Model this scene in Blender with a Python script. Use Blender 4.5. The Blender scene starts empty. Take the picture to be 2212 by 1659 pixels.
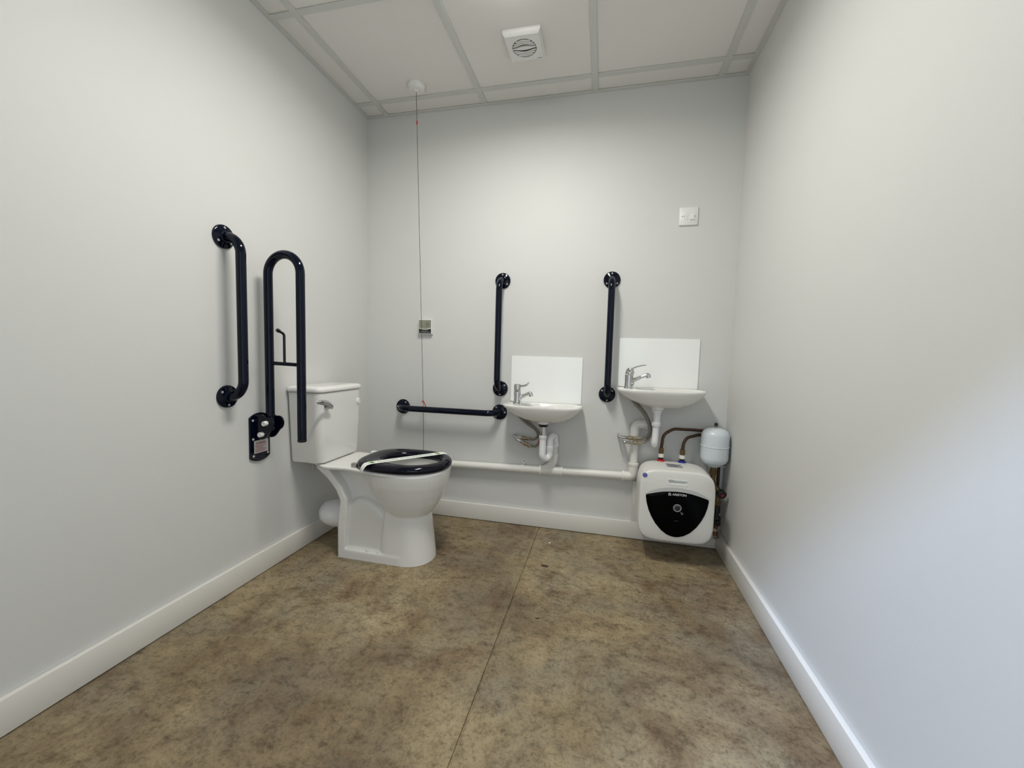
import bpy, bmesh, math, random
from mathutils import Vector, Matrix, Quaternion
PI = math.pi
random.seed(7)
scene = bpy.context.scene
COL = scene.collection

# ------------------------------------------------------------------ camera
W, H = 2.0625, 2.3638                       # room width (x), ceiling height (z); back wall y = 0
CAM = Vector((1.43656, -2.231, 0.98532))
yaw, pitch, roll = -0.224079, -0.0727295, 0.0267661
fw = Vector((math.sin(yaw)*math.cos(pitch), math.cos(yaw)*math.cos(pitch), math.sin(pitch)))
rt = Vector((math.cos(yaw), -math.sin(yaw), 0)); up = rt.cross(fw)
r2 = rt*math.cos(roll) + up*math.sin(roll); u2 = up*math.cos(roll) - rt*math.sin(roll)
cam_data = bpy.data.cameras.new('camera'); cam = bpy.data.objects.new('camera', cam_data)
cam_data.sensor_width = 36.0; cam_data.lens = 863.03/2212*36.0
cam_data.clip_start = 0.01
M = Matrix.Identity(4)
for i in range(3):
    M[i][0], M[i][1], M[i][2], M[i][3] = r2[i], u2[i], -fw[i], CAM[i]
cam.matrix_world = M
COL.objects.link(cam); scene.camera = cam

# ------------------------------------------------------------------ world, daylight, exposure
FRONT_Y = -2.60                             # wall behind the camera, with the doorway
PANEL_POWER = 15.0                          # glow of the ceiling light diffuser; its beam is the lamp below
world = bpy.data.worlds.new('world'); scene.world = world; world.use_nodes = True
bg = world.node_tree.nodes['Background']
bg.inputs['Color'].default_value = (0.80, 0.90, 1.0, 1); bg.inputs['Strength'].default_value = 1.2
ld = bpy.data.lights.new('daylight', 'AREA'); ld.shape = 'RECTANGLE'; ld.size = 0.65; ld.size_y = 0.5
ld.energy = 520; ld.color = (0.47, 0.64, 1.0)
day = bpy.data.objects.new('daylight', ld); COL.objects.link(day)
day.location = (-0.9, -6.4, 5.2)
day.rotation_euler = (Vector((2.06, -1.2, 0.6)) - Vector(day.location)).to_track_quat('-Z', 'Y').to_euler()
vs = scene.view_settings
vs.view_transform = 'Standard'; vs.look = 'None'; vs.gamma = 1.0; vs.use_curve_mapping = False
vs.exposure = 0.07

# ------------------------------------------------------------------ materials
def mat(name, col, rough=0.5, metal=0.0, emit=None, spec=0.5, coat=0.0, noise=0.0, nscale=40.0, bump=0.0, bscale=300.0):
    m = bpy.data.materials.new(name); m.use_nodes = True
    nt = m.node_tree; b = nt.nodes['Principled BSDF']
    b.inputs['Base Color'].default_value = (*col, 1); b.inputs['Roughness'].default_value = rough
    b.inputs['Metallic'].default_value = metal; b.inputs['Specular IOR Level'].default_value = spec
    b.inputs['Coat Weight'].default_value = coat; b.inputs['Coat Roughness'].default_value = 0.05
    tc = nt.nodes.new('ShaderNodeTexCoord')
    if noise:
        n = nt.nodes.new('ShaderNodeTexNoise'); n.inputs['Scale'].default_value = nscale
        n.inputs['Detail'].default_value = 4
        mx = nt.nodes.new('ShaderNodeMix'); mx.data_type = 'RGBA'
        mx.inputs['A'].default_value = (*[c*(1-noise) for c in col], 1)
        mx.inputs['B'].default_value = (*[min(1, c*(1+noise)) for c in col], 1)
        nt.links.new(tc.outputs['Object'], n.inputs['Vector']); nt.links.new(n.outputs['Fac'], mx.inputs['Factor'])
        nt.links.new(mx.outputs['Result'], b.inputs['Base Color'])
    if bump:
        n2 = nt.nodes.new('ShaderNodeTexNoise'); n2.inputs['Scale'].default_value = bscale; n2.inputs['Detail'].default_value = 3
        bp = nt.nodes.new('ShaderNodeBump'); bp.inputs['Strength'].default_value = bump; bp.inputs['Distance'].default_value = 0.002
        nt.links.new(tc.outputs['Object'], n2.inputs['Vector']); nt.links.new(n2.outputs['Fac'], bp.inputs['Height'])
        nt.links.new(bp.outputs['Normal'], b.inputs['Normal'])
    if emit:
        b.inputs['Emission Color'].default_value = (*emit[0], 1); b.inputs['Emission Strength'].default_value = emit[1]
    return m

m_wall = mat('wall_paint', (0.665, 0.667, 0.650), 0.55, spec=0.25, noise=0.012, nscale=6, bump=0.10, bscale=420)
m_tile = mat('ceiling_tile', (0.80, 0.785, 0.75), 0.9, spec=0.1, noise=0.02, nscale=180, bump=0.25, bscale=500)
m_grid = mat('ceiling_grid_white', (0.64, 0.65, 0.62), 0.5, spec=0.3, noise=0.01)
m_skirt = mat('skirting_gloss', (0.76, 0.74, 0.69), 0.32, spec=0.5, noise=0.01, nscale=9)
m_navy = mat('navy_paint', (0.0015, 0.0036, 0.0125), 0.07, spec=0.25, noise=0.05)
m_seat = mat('navy_plastic', (0.0016, 0.0017, 0.0085), 0.08, spec=0.28, noise=0.05)
m_black = mat('black_plastic', (0.006, 0.006, 0.007), 0.35, noise=0.05)
m_gloss_black = mat('black_gloss_panel', (0.001, 0.001, 0.0012), 0.12, spec=0.06, noise=0.02)
m_ceramic = mat('white_ceramic', (0.80, 0.795, 0.765), 0.08, spec=0.5, noise=0.008, nscale=5)
m_panel = mat('white_gloss_board', (0.92, 0.935, 0.92), 0.06, spec=0.5, noise=0.005)
m_pvc = mat('white_pvc', (0.83, 0.83, 0.84), 0.30, noise=0.01)
m_pipe = mat('cream_pipe', (0.80, 0.79, 0.74), 0.35, noise=0.02)
m_plastic = mat('white_plastic', (0.80, 0.80, 0.78), 0.32, noise=0.01)
m_heater = mat('heater_shell', (0.76, 0.755, 0.72), 0.34, noise=0.012, nscale=300)
m_heater_shade = mat('heater_recess_shade', (0.55, 0.55, 0.54), 0.35, noise=0.01)  # grey standing in for the shading of the recess over the panel
m_chrome = mat('chrome', (0.62, 0.62, 0.62), 0.07, metal=1.0, noise=0.02)
m_steel = mat('brushed_steel', (0.50, 0.49, 0.46), 0.32, metal=1.0, noise=0.08, nscale=200)
m_braid = mat('braided_steel', (0.24, 0.225, 0.195), 0.42, metal=0.6, noise=0.35, nscale=500)
m_brass = mat('brass', (0.19, 0.125, 0.06), 0.42, metal=0.8, noise=0.15)
m_nickel = mat('nickel_brass', (0.42, 0.36, 0.26), 0.25, metal=1.0, noise=0.1)
m_copper = mat('aged_copper', (0.080, 0.042, 0.026), 0.32, metal=0.45, noise=0.3, nscale=60)
m_copper_b = mat('bright_copper', (0.20, 0.095, 0.06), 0.4, metal=0.8, noise=0.2)
m_vessel = mat('vessel_enamel', (0.66, 0.72, 0.76), 0.28, spec=0.5, noise=0.02, nscale=200)
m_red = mat('red_plastic', (0.55, 0.01, 0.015), 0.35, noise=0.03)
m_blue = mat('blue_plastic', (0.02, 0.025, 0.30), 0.35, noise=0.03)
m_cord = mat('red_cord', (0.075, 0.037, 0.033), 0.8, noise=0.3, nscale=400)
m_paper = mat('white_paper', (0.84, 0.86, 0.83), 0.6, noise=0.01)
m_ink = mat('grey_green_ink', (0.30, 0.42, 0.30), 0.7, noise=0.02)
m_green = mat('green_ink', (0.16, 0.42, 0.05), 0.7, noise=0.02)
m_inkred = mat('red_ink', (0.38, 0.10, 0.08), 0.7, noise=0.02)
m_inkgrey = mat('grey_ink', (0.22, 0.22, 0.21), 0.7, noise=0.02)
m_inkdark = mat('dark_ink', (0.05, 0.05, 0.05), 0.7, noise=0.02)
m_label = mat('label_white', (0.62, 0.58, 0.57), 0.5, noise=0.01)
m_silverlab = mat('label_silver', (0.42, 0.44, 0.45), 0.4, noise=0.1, nscale=60)
m_olive = mat('olive_face', (0.27, 0.275, 0.21), 0.4, noise=0.03)
m_screw = mat('pale_screw', (0.50, 0.49, 0.45), 0.35, noise=0.05)
m_marker = mat('grey_print', (0.09, 0.09, 0.095), 0.4, noise=0.02)
m_facep = mat('face_print', (0.20, 0.20, 0.20), 0.5, noise=0.02)
m_logo = mat('silver_print', (0.62, 0.62, 0.64), 0.35, noise=0.01)
m_dial = mat('dial_grey', (0.018, 0.02, 0.022), 0.25, noise=0.02)
m_dark = mat('louvre_gap_shade', (0.02, 0.02, 0.02), 0.8, noise=0.02)
m_led = mat('light_diffuser', (0.9, 0.9, 0.9), 0.5, emit=((1.0, 0.98, 0.92), PANEL_POWER))

def floor_mat():
    m = bpy.data.materials.new('stained_concrete'); m.use_nodes = True
    nt = m.node_tree; b = nt.nodes['Principled BSDF']; L = nt.links.new
    tc = nt.nodes.new('ShaderNodeTexCoord')
    def noise(scale, detail, rough=0.6, dist=0.0, stretch=None, off=0.0):
        n = nt.nodes.new('ShaderNodeTexNoise'); n.inputs['Scale'].default_value = scale
        n.inputs['Detail'].default_value = detail; n.inputs['Roughness'].default_value = rough
        n.inputs['Distortion'].default_value = dist
        mp = nt.nodes.new('ShaderNodeMapping'); mp.inputs['Location'].default_value = (off, off*0.7, 0)
        if stretch: mp.inputs['Scale'].default_value = stretch
        L(tc.outputs['Object'], mp.inputs['Vector']); L(mp.outputs['Vector'], n.inputs['Vector'])
        return n.outputs['Fac']
    def ramp(fac, stops):
        r = nt.nodes.new('ShaderNodeValToRGB'); e = r.color_ramp.elements
        while len(e) < len(stops): e.new(0.5)
        for k, (p, c) in enumerate(stops): e[k].position = p; e[k].color = (*c, 1)
        L(fac, r.inputs['Fac']); return r.outputs['Color']
    def mix(a, bb, fac, mode='MIX'):
        x = nt.nodes.new('ShaderNodeMix'); x.data_type = 'RGBA'; x.blend_type = mode
        for sock, v in (('A', a), ('B', bb)):
            if isinstance(v, tuple): x.inputs[sock].default_value = (*v, 1)
            else: L(v, x.inputs[sock])
        if isinstance(fac, (int, float)): x.inputs['Factor'].default_value = fac
        else: L(fac, x.inputs['Factor'])
        return x.outputs['Result']
    big = noise(1.9, 7, 0.60, 0.2, off=3.1)
    base = ramp(big, [(0.32, (0.108, 0.076, 0.046)), (0.43, (0.185, 0.142, 0.088)), (0.53, (0.255, 0.205, 0.126)), (0.66, (0.315, 0.26, 0.168))])
    grey = ramp(noise(3.1, 5, 0.6, 0.3, off=8.2), [(0.44, (0, 0, 0)), (0.66, (.75, .75, .75))])
    base = mix(base, (0.20, 0.18, 0.138), grey)
    red = ramp(noise(4.2, 6, 0.68, 0.5, off=17.0), [(0.50, (0, 0, 0)), (0.68, (0.75, 0.75, 0.75))])
    base = mix(base, (0.115, 0.068, 0.036), red)
    fine = ramp(noise(24, 9, 0.78, 0.15, stretch=(0.9, 1.15, 1), off=1.3), [(0.32, (0.42, 0.36, 0.30)), (0.43, (0.86, 0.82, 0.74)), (0.50, (1.12, 1.09, 1.02)), (0.66, (1.32, 1.28, 1.18))])
    base = mix(base, fine, 1.0, 'MULTIPLY')
    mott = ramp(noise(95, 7, 0.75, 0.2, off=5.3), [(0.34, (0.55, 0.52, 0.48)), (0.47, (1, 1, 1)), (0.68, (1.14, 1.13, 1.1))])
    base = mix(base, mott, 1.0, 'MULTIPLY')
    spots = ramp(noise(9, 10, 0.86, 0.1, off=11.0), [(0.53, (0, 0, 0)), (0.66, (0.8, 0.8, 0.8))])
    base = mix(base, (0.085, 0.055, 0.031), spots)
    pale = ramp(noise(9, 9, 0.85, 0.4, off=21.0), [(0.63, (0, 0, 0)), (0.78, (0.6, 0.6, 0.6))])
    base = mix(base, (0.33, 0.30, 0.235), pale)
    vo = nt.nodes.new('ShaderNodeTexVoronoi'); vo.inputs['Scale'].default_value = 7.0
    L(tc.outputs['Object'], vo.inputs['Vector'])
    speck = ramp(vo.outputs['Distance'], [(0.020, (1, 1, 1)), (0.030, (0, 0, 0))])
    sel = ramp(noise(3.7, 2, off=40), [(0.55, (0, 0, 0)), (0.56, (1, 1, 1))])
    speck = mix(speck, sel, 1.0, 'MULTIPLY')
    base = mix(base, (0.5, 0.48, 0.42), speck)
    L(base, b.inputs['Base Color'])
    rg = ramp(noise(8, 6, off=2.0), [(0.3, (0.42, 0.42, 0.42)), (0.7, (0.62, 0.62, 0.62))])
    L(rg, b.inputs['Roughness']); b.inputs['Specular IOR Level'].default_value = 0.4
    bp = nt.nodes.new('ShaderNodeBump'); bp.inputs['Strength'].default_value = 0.12; bp.inputs['Distance'].default_value = 0.004
    L(noise(45, 7, 0.7, off=1.0), bp.inputs['Height']); L(bp.outputs['Normal'], b.inputs['Normal'])
    return m
m_floor = floor_mat()

# ------------------------------------------------------------------ helpers
def thing(name, label, cat, loc=(0, 0, 0), group=None):
    o = bpy.data.objects.new(name, None); COL.objects.link(o); o.location = loc
    o.empty_display_size = 0.05
    o['label'] = label; o['category'] = cat
    if group: o['group'] = group
    return o
def origin(o):
    p = Vector(o.location)
    while o.parent: o = o.parent; p += Vector(o.location)
    return p
def smooth(me, angle=35):
    for p in me.polygons: p.use_smooth = True
    me.set_sharp_from_angle(angle=math.radians(angle))
def obj(name, bm, m, parent=None, label=None, sm=True, angle=35, org=None, recalc=True):
    """links bm (world coordinates) as one mesh object"""
    if recalc: bmesh.ops.recalc_face_normals(bm, faces=bm.faces[:])
    me = bpy.data.meshes.new(name)
    p = origin(parent) if parent else Vector(org) if org else Vector((0, 0, 0))
    bmesh.ops.translate(bm, verts=bm.verts[:], vec=-p)
    bm.to_mesh(me); bm.free()
    me.materials.append(m)
    if sm: smooth(me, angle)
    o = bpy.data.objects.new(name, me); COL.objects.link(o)
    if parent: o.parent = parent
    else: o.location = p
    if label: o['label'] = label
    return o
def tag(o, label, cat, group=None):
    o['label'] = label; o['category'] = cat
    if group: o['group'] = group
    return o
def struct(name, bm, m, parent=None, **k):
    o = obj(name, bm, m, parent, **k)
    if not parent: o['kind'] = 'structure'
    return o
def dup(root, matrix, label, group):
    def cp(src, par):
        c = src.copy(); COL.objects.link(c)
        if par: c.parent = par
        for ch in list(src.children): cp(ch, c)
        return c
    r = cp(root, None); r.matrix_world = matrix; r['label'] = label; r['group'] = group
    return r

def B(): return bmesh.new()
def box(bm, lo, hi, bev=0.0, seg=2):
    lo, hi = Vector(lo), Vector(hi)
    g = bmesh.ops.create_cube(bm, size=1.0); vs_ = g['verts']
    for v in vs_: v.co = Vector([lo[i] + (v.co[i]+0.5)*(hi[i]-lo[i]) for i in range(3)])
    if bev:
        ed = list({e for v in vs_ for e in v.link_edges})
        bmesh.ops.bevel(bm, geom=ed, offset=bev, segments=seg, affect='EDGES', profile=0.5)
    return bm
def loft(bm, rings, cap0=True, cap1=True):
    vr = [[bm.verts.new(p) for p in r] for r in rings]; n = len(vr[0])
    for a, b in zip(vr, vr[1:]):
        for i in range(n):
            bm.faces.new((a[i], a[(i+1) % n], b[(i+1) % n], b[i]))
    if cap0: bm.faces.new(list(reversed(vr[0])))
    if cap1: bm.faces.new(vr[-1])
    return bm
def frame_of(d):
    d = d.normalized(); a = Vector((0, 0, 1)) if abs(d.z) < 0.9 else Vector((1, 0, 0))
    x = a.cross(d).normalized(); return x, d.cross(x)
def fillet(pts, r, n=8):
    pts = [Vector(p) for p in pts]; out = [pts[0]]
    for i in range(1, len(pts)-1):
        a, p, b = pts[i-1], pts[i], pts[i+1]
        d1, d2 = (a-p), (b-p); l1, l2 = d1.length, d2.length; d1.normalize(); d2.normalize()
        ang = d1.angle(d2); rr = r[i-1] if isinstance(r, (list, tuple)) else r
        if ang > PI-0.01 or rr <= 0: out.append(p); continue
        t = min(rr/math.tan(ang/2), l1*(0.94 if i == 1 else 0.49), l2*(0.94 if i == len(pts)-2 else 0.49)); rr = t*math.tan(ang/2)
        c = p + (d1+d2).normalized()*(rr/math.sin(ang/2))
        s, e = p+d1*t - c, p+d2*t - c
        for k in range(n+1):
            f = k/n; tot = PI-ang
            q = (s*math.sin((1-f)*tot) + e*math.sin(f*tot))/math.sin(tot)
            out.append(c+q)
    out.append(pts[-1]); return out
def spline(pts, n=8):
    P = [Vector(p) for p in pts]; P = [2*P[0]-P[1]] + P + [2*P[-1]-P[-2]]; out = []
    for i in range(1, len(P)-2):
        for k in range(n):
            t = k/n; a, b, c, d = P[i-1:i+3]
            out.append(0.5*((2*b)+(c-a)*t+(2*a-5*b+4*c-d)*t*t+(3*b-a-3*c+d)*t**3))
    out.append(P[-2]); return out
def tube(bm, pts, r, n=20, caps=True, rnd=0.0):
    pts = [Vector(p) for p in pts]
    rad = r if isinstance(r, (list, tuple)) else [r]*len(pts)
    rings = []; t0 = (pts[1]-pts[0]).normalized(); x, y = frame_of(t0)
    for i, p in enumerate(pts):
        t = (pts[min(i+1, len(pts)-1)]-pts[max(i-1, 0)]).normalized()
        q = t0.rotation_difference(t); x = (q @ x).normalized(); y = t.cross(x); t0 = t
        rings.append([p + (x*math.cos(2*PI*k/n) + y*math.sin(2*PI*k/n))*rad[i] for k in range(n)])
    if rnd:
        def capr(p, t, ring, rr):
            o = []
            for k in (0.85, 0.5, 0.15):
                a = k*PI/2; o.append([p + t*(rr*math.cos(a)*1.0)*(rnd) + (v-p)*math.sin(a) for v in ring])
            return o
        t = (pts[-1]-pts[-2]).normalized(); rings += capr(pts[-1], t, rings[-1], rad[-1])
        t = (pts[0]-pts[1]).normalized(); rings = list(reversed(capr(pts[0], t, rings[0], rad[0]))) + rings
    return loft(bm, rings, caps, caps)
def cyl(bm, a, b, r, r1=None, n=24, bev=0.0):
    a, b = Vector(a), Vector(b); r1 = r if r1 is None else r1; d = (b-a).normalized(); x, y = frame_of(d)
    ring = lambda c, q: [c + (x*math.cos(2*PI*k/n)+y*math.sin(2*PI*k/n))*q for k in range(n)]
    if bev:
        return loft(bm, [ring(a, r-bev), ring(a+d*bev, r), ring(b-d*bev, r1), ring(b, r1-bev)])
    return loft(bm, [ring(a, r), ring(b, r1)])
def lathe(bm, base, axis, prof, n=32):
    """prof: (radius, height along axis) list"""
    base, d = Vector(base), Vector(axis).normalized(); x, y = frame_of(d)
    return loft(bm, [[base + d*h + (x*math.cos(2*PI*k/n)+y*math.sin(2*PI*k/n))*max(r, 1e-5) for k in range(n)] for r, h in prof])
def prism(bm, poly, a, b, bev=0.0):
    """poly: list of Vectors (closed outline); extruded by vector b-a offset"""
    a, b = Vector(a), Vector(b)
    r0 = [Vector(p)+a for p in poly]; r1 = [Vector(p)+b for p in poly]
    if bev:
        c0 = sum(r0, Vector())/len(r0); c1 = sum(r1, Vector())/len(r1); d = (b-a).normalized()
        sh = lambda r, c: [p + (c-p).normalized()*bev for p in r]
        return loft(bm, [sh(r0, c0), [p+d*bev for p in r0], [p-d*bev for p in r1], sh(r1, c1)])
    return loft(bm, [r0, r1])
def hexnut(bm, a, b, r): return cyl(bm, a, b, r, n=6)
def finish(bm, remesh=None, sm_it=0, sub=0, cut=None):
    """apply remesh / smooth / boolean and return a fresh bmesh"""
    bmesh.ops.recalc_face_normals(bm, faces=bm.faces[:])
    me = bpy.data.meshes.new('work'); bm.to_mesh(me); bm.free()
    o = bpy.data.objects.new('work', me); COL.objects.link(o); extra = None
    if remesh:
        md = o.modifiers.new('r', 'REMESH'); md.mode = 'VOXEL'; md.voxel_size = remesh
    if sm_it:
        md = o.modifiers.new('s', 'SMOOTH'); md.factor = 0.5; md.iterations = sm_it
    if cut:
        bmesh.ops.recalc_face_normals(cut, faces=cut.faces[:])
        me2 = bpy.data.meshes.new('cut'); cut.to_mesh(me2); cut.free()
        extra = bpy.data.objects.new('cut', me2); COL.objects.link(extra)
        md = o.modifiers.new('b', 'BOOLEAN'); md.operation = 'DIFFERENCE'; md.object = extra; md.solver = 'EXACT'
    if sub:
        md = o.modifiers.new('u', 'SUBSURF'); md.levels = sub; md.render_levels = sub
    dg = bpy.context.evaluated_depsgraph_get(); dg.update()
    ev = o.evaluated_get(dg); me3 = bpy.data.meshes.new_from_object(ev)
    out = bmesh.new(); out.from_mesh(me3)
    for q in (o, extra):
        if q: 
            d_ = q.data; bpy.data.objects.remove(q); bpy.data.meshes.remove(d_)
    bpy.data.meshes.remove(me3)
    return out
def text(body, size, origin_, xdir, ydir, depth=0.0004, align='CENTER', bold=0.0, sx=1.0):
    cu = bpy.data.curves.new('t', 'FONT'); cu.body = body; cu.size = size; cu.align_x = align; cu.align_y = 'CENTER'
    cu.extrude = depth; cu.offset = bold; cu.resolution_u = 3
    o = bpy.data.objects.new('t', cu); COL.objects.link(o)
    dg = bpy.context.evaluated_depsgraph_get(); dg.update()
    me = bpy.data.meshes.new_from_object(o.evaluated_get(dg))
    bm = bmesh.new(); bm.from_mesh(me)
    bpy.data.objects.remove(o); bpy.data.curves.remove(cu); bpy.data.meshes.remove(me)
    x = Vector(xdir).normalized(); y = Vector(ydir).normalized(); z = x.cross(y)
    for v in bm.verts: v.co = Vector(origin_) + x*v.co.x*sx + y*v.co.y + z*v.co.z
    return bm
def small_print(bm, o, xdir, ydir, rows, width, pitch, h, depth=0.0004):
    """rows of tiny word blocks standing for illegible print"""
    x = Vector(xdir).normalized(); y = Vector(ydir).normalized(); z = x.cross(y); o = Vector(o)
    for r, (i0, i1) in enumerate(rows):
        t = i0*width
        while t < i1*width - 1e-6:
            w = min(random.uniform(0.04, 0.13)*width, i1*width - t)
            a = o + x*t - y*(r*pitch)
            poly = [a, a+x*w, a+x*w+y*h, a+y*h]
            prism(bm, poly, z*0.0, z*depth)
            t += w + 0.022*width
    return bm
def sgnpow(v, p): return math.copysign(abs(v)**p, v)

# ------------------------------------------------------------------ setting
bm = B()                                     # floor slab with a sawn control joint
JX = 1.117
prof = [(-0.3, 0), (JX-0.0042, 0), (JX-0.0034, -0.0055), (JX+0.0034, -0.0055), (JX+0.0042, 0), (W+0.3, 0), (W+0.3, -0.1), (-0.3, -0.1)]
loft(bm, [[Vector((x, FRONT_Y-1.6, z)) for x, z in prof], [Vector((x, 0.2, z)) for x, z in prof]])
struct('floor', bm, m_floor, sm=False)
bm = box(B(), (-0.15, 0, -0.1), (W+0.15, 0.15, H+0.3)); struct('wall_back', bm, m_wall, sm=False)
bm = box(B(), (-0.15, FRONT_Y-0.12, -0.1), (0, 0, H+0.3)); struct('wall_left', bm, m_wall, sm=False)
bm = box(B(), (W, FRONT_Y-0.12, -0.1), (W+0.15, 0, H+0.3)); struct('wall_right', bm, m_wall, sm=False)
DX0, DX1, DZ = 0.84, 1.93, 2.06              # doorway behind the camera
bm = B()
box(bm, (0, FRONT_Y-0.12, 0), (DX0, FRONT_Y, H+0.3)); box(bm, (DX1, FRONT_Y-0.12, 0), (W, FRONT_Y, H+0.3))
box(bm, (DX0, FRONT_Y-0.12, DZ), (DX1, FRONT_Y, H+0.3))
struct('wall_front', bm, m_wall, sm=False)
bm = B()
box(bm, (DX0, FRONT_Y-0.13, 0), (DX0+0.03, FRONT_Y+0.01, DZ), 0.002); box(bm, (DX1-0.03, FRONT_Y-0.13, 0), (DX1, FRONT_Y+0.01, DZ), 0.002)
box(bm, (DX0+0.03, FRONT_Y-0.13, DZ-0.03), (DX1-0.03, FRONT_Y+0.01, DZ), 0.002)
struct('trim_1', bm, m_skirt, sm=False)

# suspended ceiling: tiles, exposed grid, wall angle, one recessed light
GX = [0.135, 0.735, 1.335, 1.935]; GY = [-0.13, -0.73, -1.33, -1.93, -2.53]
bm = B()
xs = [0] + GX + [W]; ys = [0] + GY + [FRONT_Y]
for i in range(len(xs)-1):
    for j in range(len(ys)-1):
        box(bm, (xs[i]+0.0015, ys[j+1]+0.0015, H+0.005), (xs[i+1]-0.0015, ys[j]-0.0015, H+0.02))
ceil = struct('ceiling', bm, m_tile, sm=False)
bm = B()
box(bm, (-0.1, FRONT_Y-0.1, H+0.16), (W+0.1, 0.1, H+0.2))
struct('deck', bm, m_tile, ceil, sm=False)
bm = B()
for x in GX: box(bm, (x-0.014, FRONT_Y, H), (x+0.014, 0, H+0.0035))
for y in GY:
    for a, b in zip(xs, xs[1:]): box(bm, (a+0.014*(a > 0), y-0.014, H+0.0004), (b-0.014*(b < W), y+0.014, H+0.0039))
struct('ceiling_grid', bm, m_grid, ceil, sm=False)
bm = B()
for lo, hi in (((0, FRONT_Y, H-0.001), (0.021, 0, H+0.003)), ((W-0.021, FRONT_Y, H-0.001), (W, 0, H+0.003)), ((0.021, -0.021, H-0.001), (W-0.021, 0, H+0.003))):
    box(bm, lo, hi)
struct('trim_2', bm, m_grid, sm=False)
LC = (1.045, -1.04)                          # slim batten under the tiles, just out of the photograph
t = thing('ceiling_light', 'long white batten light under the ceiling tiles above the room', 'ceiling light', (LC[0], LC[1], H))
bm = box(B(), (LC[0]-.088, LC[1]-.292, H-.034), (LC[0]+.088, LC[1]+.292, H-.008), .006, 3); obj('diffuser', bm, m_led, t)
bm = box(B(), (LC[0]-.092, LC[1]-.300, H-.008), (LC[0]+.092, LC[1]+.300, H-.0001), .002); obj('base', bm, m_grid, t)
pl_ = bpy.data.lights.new('batten_beam', 'AREA'); pl_.shape = 'RECTANGLE'; pl_.size = 0.16; pl_.size_y = 0.56; pl_.energy = 16.2
pl_.color = (1.0, 0.982, 0.922); pl_.spread = math.radians(170)
po = bpy.data.objects.new('batten_beam', pl_); COL.objects.link(po); po.parent = t; po.location = (0, 0, -0.0355)

# skirting boards
SB, SH, SG = 0.018, 0.097, 0.003
def skirt(name, lo, hi):
    struct(name, box(B(), lo, hi, 0.0025, 2), m_skirt, sm=True)
skirt('baseboard_back', (SB, -SB, SG), (W-SB, -0.0002, SH))
skirt('baseboard_left', (0.0002, FRONT_Y, SG), (SB, -0.0002, SH))
skirt('baseboard_right', (W-SB, FRONT_Y, SG), (W-0.0002, -0.0002, SH))

# ------------------------------------------------------------------ grab rails (built once standing on local z, wall at local y = 0)
def make_rail(L=0.612):
    t = thing('grab_rail', 'navy vertical grab rail on the left wall, left of the fold-up rail', 'grab rail', (0, 0, 0), 'navy grab rails')
    bm = B(); r = 0.0175; off = 0.082
    tube(bm, fillet([(0, -0.008, 0), (0, -off, 0), (0, -off, L), (0, -0.008, L)], 0.066, 14), r, 28)
    obj('rail_tube', bm, m_navy, t)
    for k, z in enumerate((0, L)):
        bm = B()
        lathe(bm, (0, 0, z), (0, -1, 0), [(0.001, 0), (0.044, 0), (0.0445, 0.004), (0.043, 0.0085), (0.040, 0.0105), (0.026, 0.0125), (0.0215, 0.014), (0.0205, 0.019), (0.019, 0.021), (0.001, 0.021)], 40)
        f = obj('flange', bm, m_navy, t)
        for a in ((PI/2, PI/2+2.2, PI/2-2.2) if k else (-PI/2, -PI/2+2.2, -PI/2-2.2)):
            bm = B(); c = Vector((0.033*math.cos(a), -0.0095, z+0.033*math.sin(a)))
            lathe(bm, c, (0, -1, 0), [(0.0048, 0), (0.0048, 0.002), (0.0038, 0.003), (0.0018, 0.003), (0.0016, 0.0015), (0.0001, 0.0015)], 14)
            obj('screw', bm, m_screw, f)
    return t
rail = make_rail()
rail.matrix_world = Matrix.Translation((0, -0.96, 0.793)) @ Matrix.Rotation(PI/2, 4, 'Z')
G = 'navy grab rails'
dup(rail, Matrix.Translation((0.860, 0, 0.790)), 'navy vertical grab rail left of the lower basin with the blade-lever tap', G)
dup(rail, Matrix.Translation((1.4605, 0, 0.786)), 'navy vertical grab rail between the two basins', G)
dup(rail, Matrix.Translation((0.248, 0, 0.653)) @ Matrix.Rotation(PI/2, 4, 'Y'), 'navy horizontal grab rail on the back wall above the toilet seat', G)

# ------------------------------------------------------------------ fold-up double rail on the left wall
Y0 = -0.815
t = thing('fold_up_rail', 'navy hinged double support rail folded up on the left wall beside the cistern', 'support rail', (0, Y0, 0.6))
x1, x2, zt = 0.062, 0.2185, 1.292
rr = (x2-x1)/2; cx_ = (x1+x2)/2
arc = [(cx_-rr*math.cos(a), Y0, zt+rr*math.sin(a)) for a in [PI*k/20 for k in range(21)]]
bm = B(); tube(bm, [(x1, Y0, 0.64)] + arc + [(x2, Y0, 0.603)], 0.0175, 28)
obj('rail_tube', bm, m_navy, t)
bm = B(); lathe(bm, (x2, Y0, 0.604), (0, 0, -1), [(0.018, -0.004), (0.0183, 0.002), (0.016, 0.006), (0.001, 0.007)], 28)
obj('end_cap', bm, m_black, t)
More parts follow.
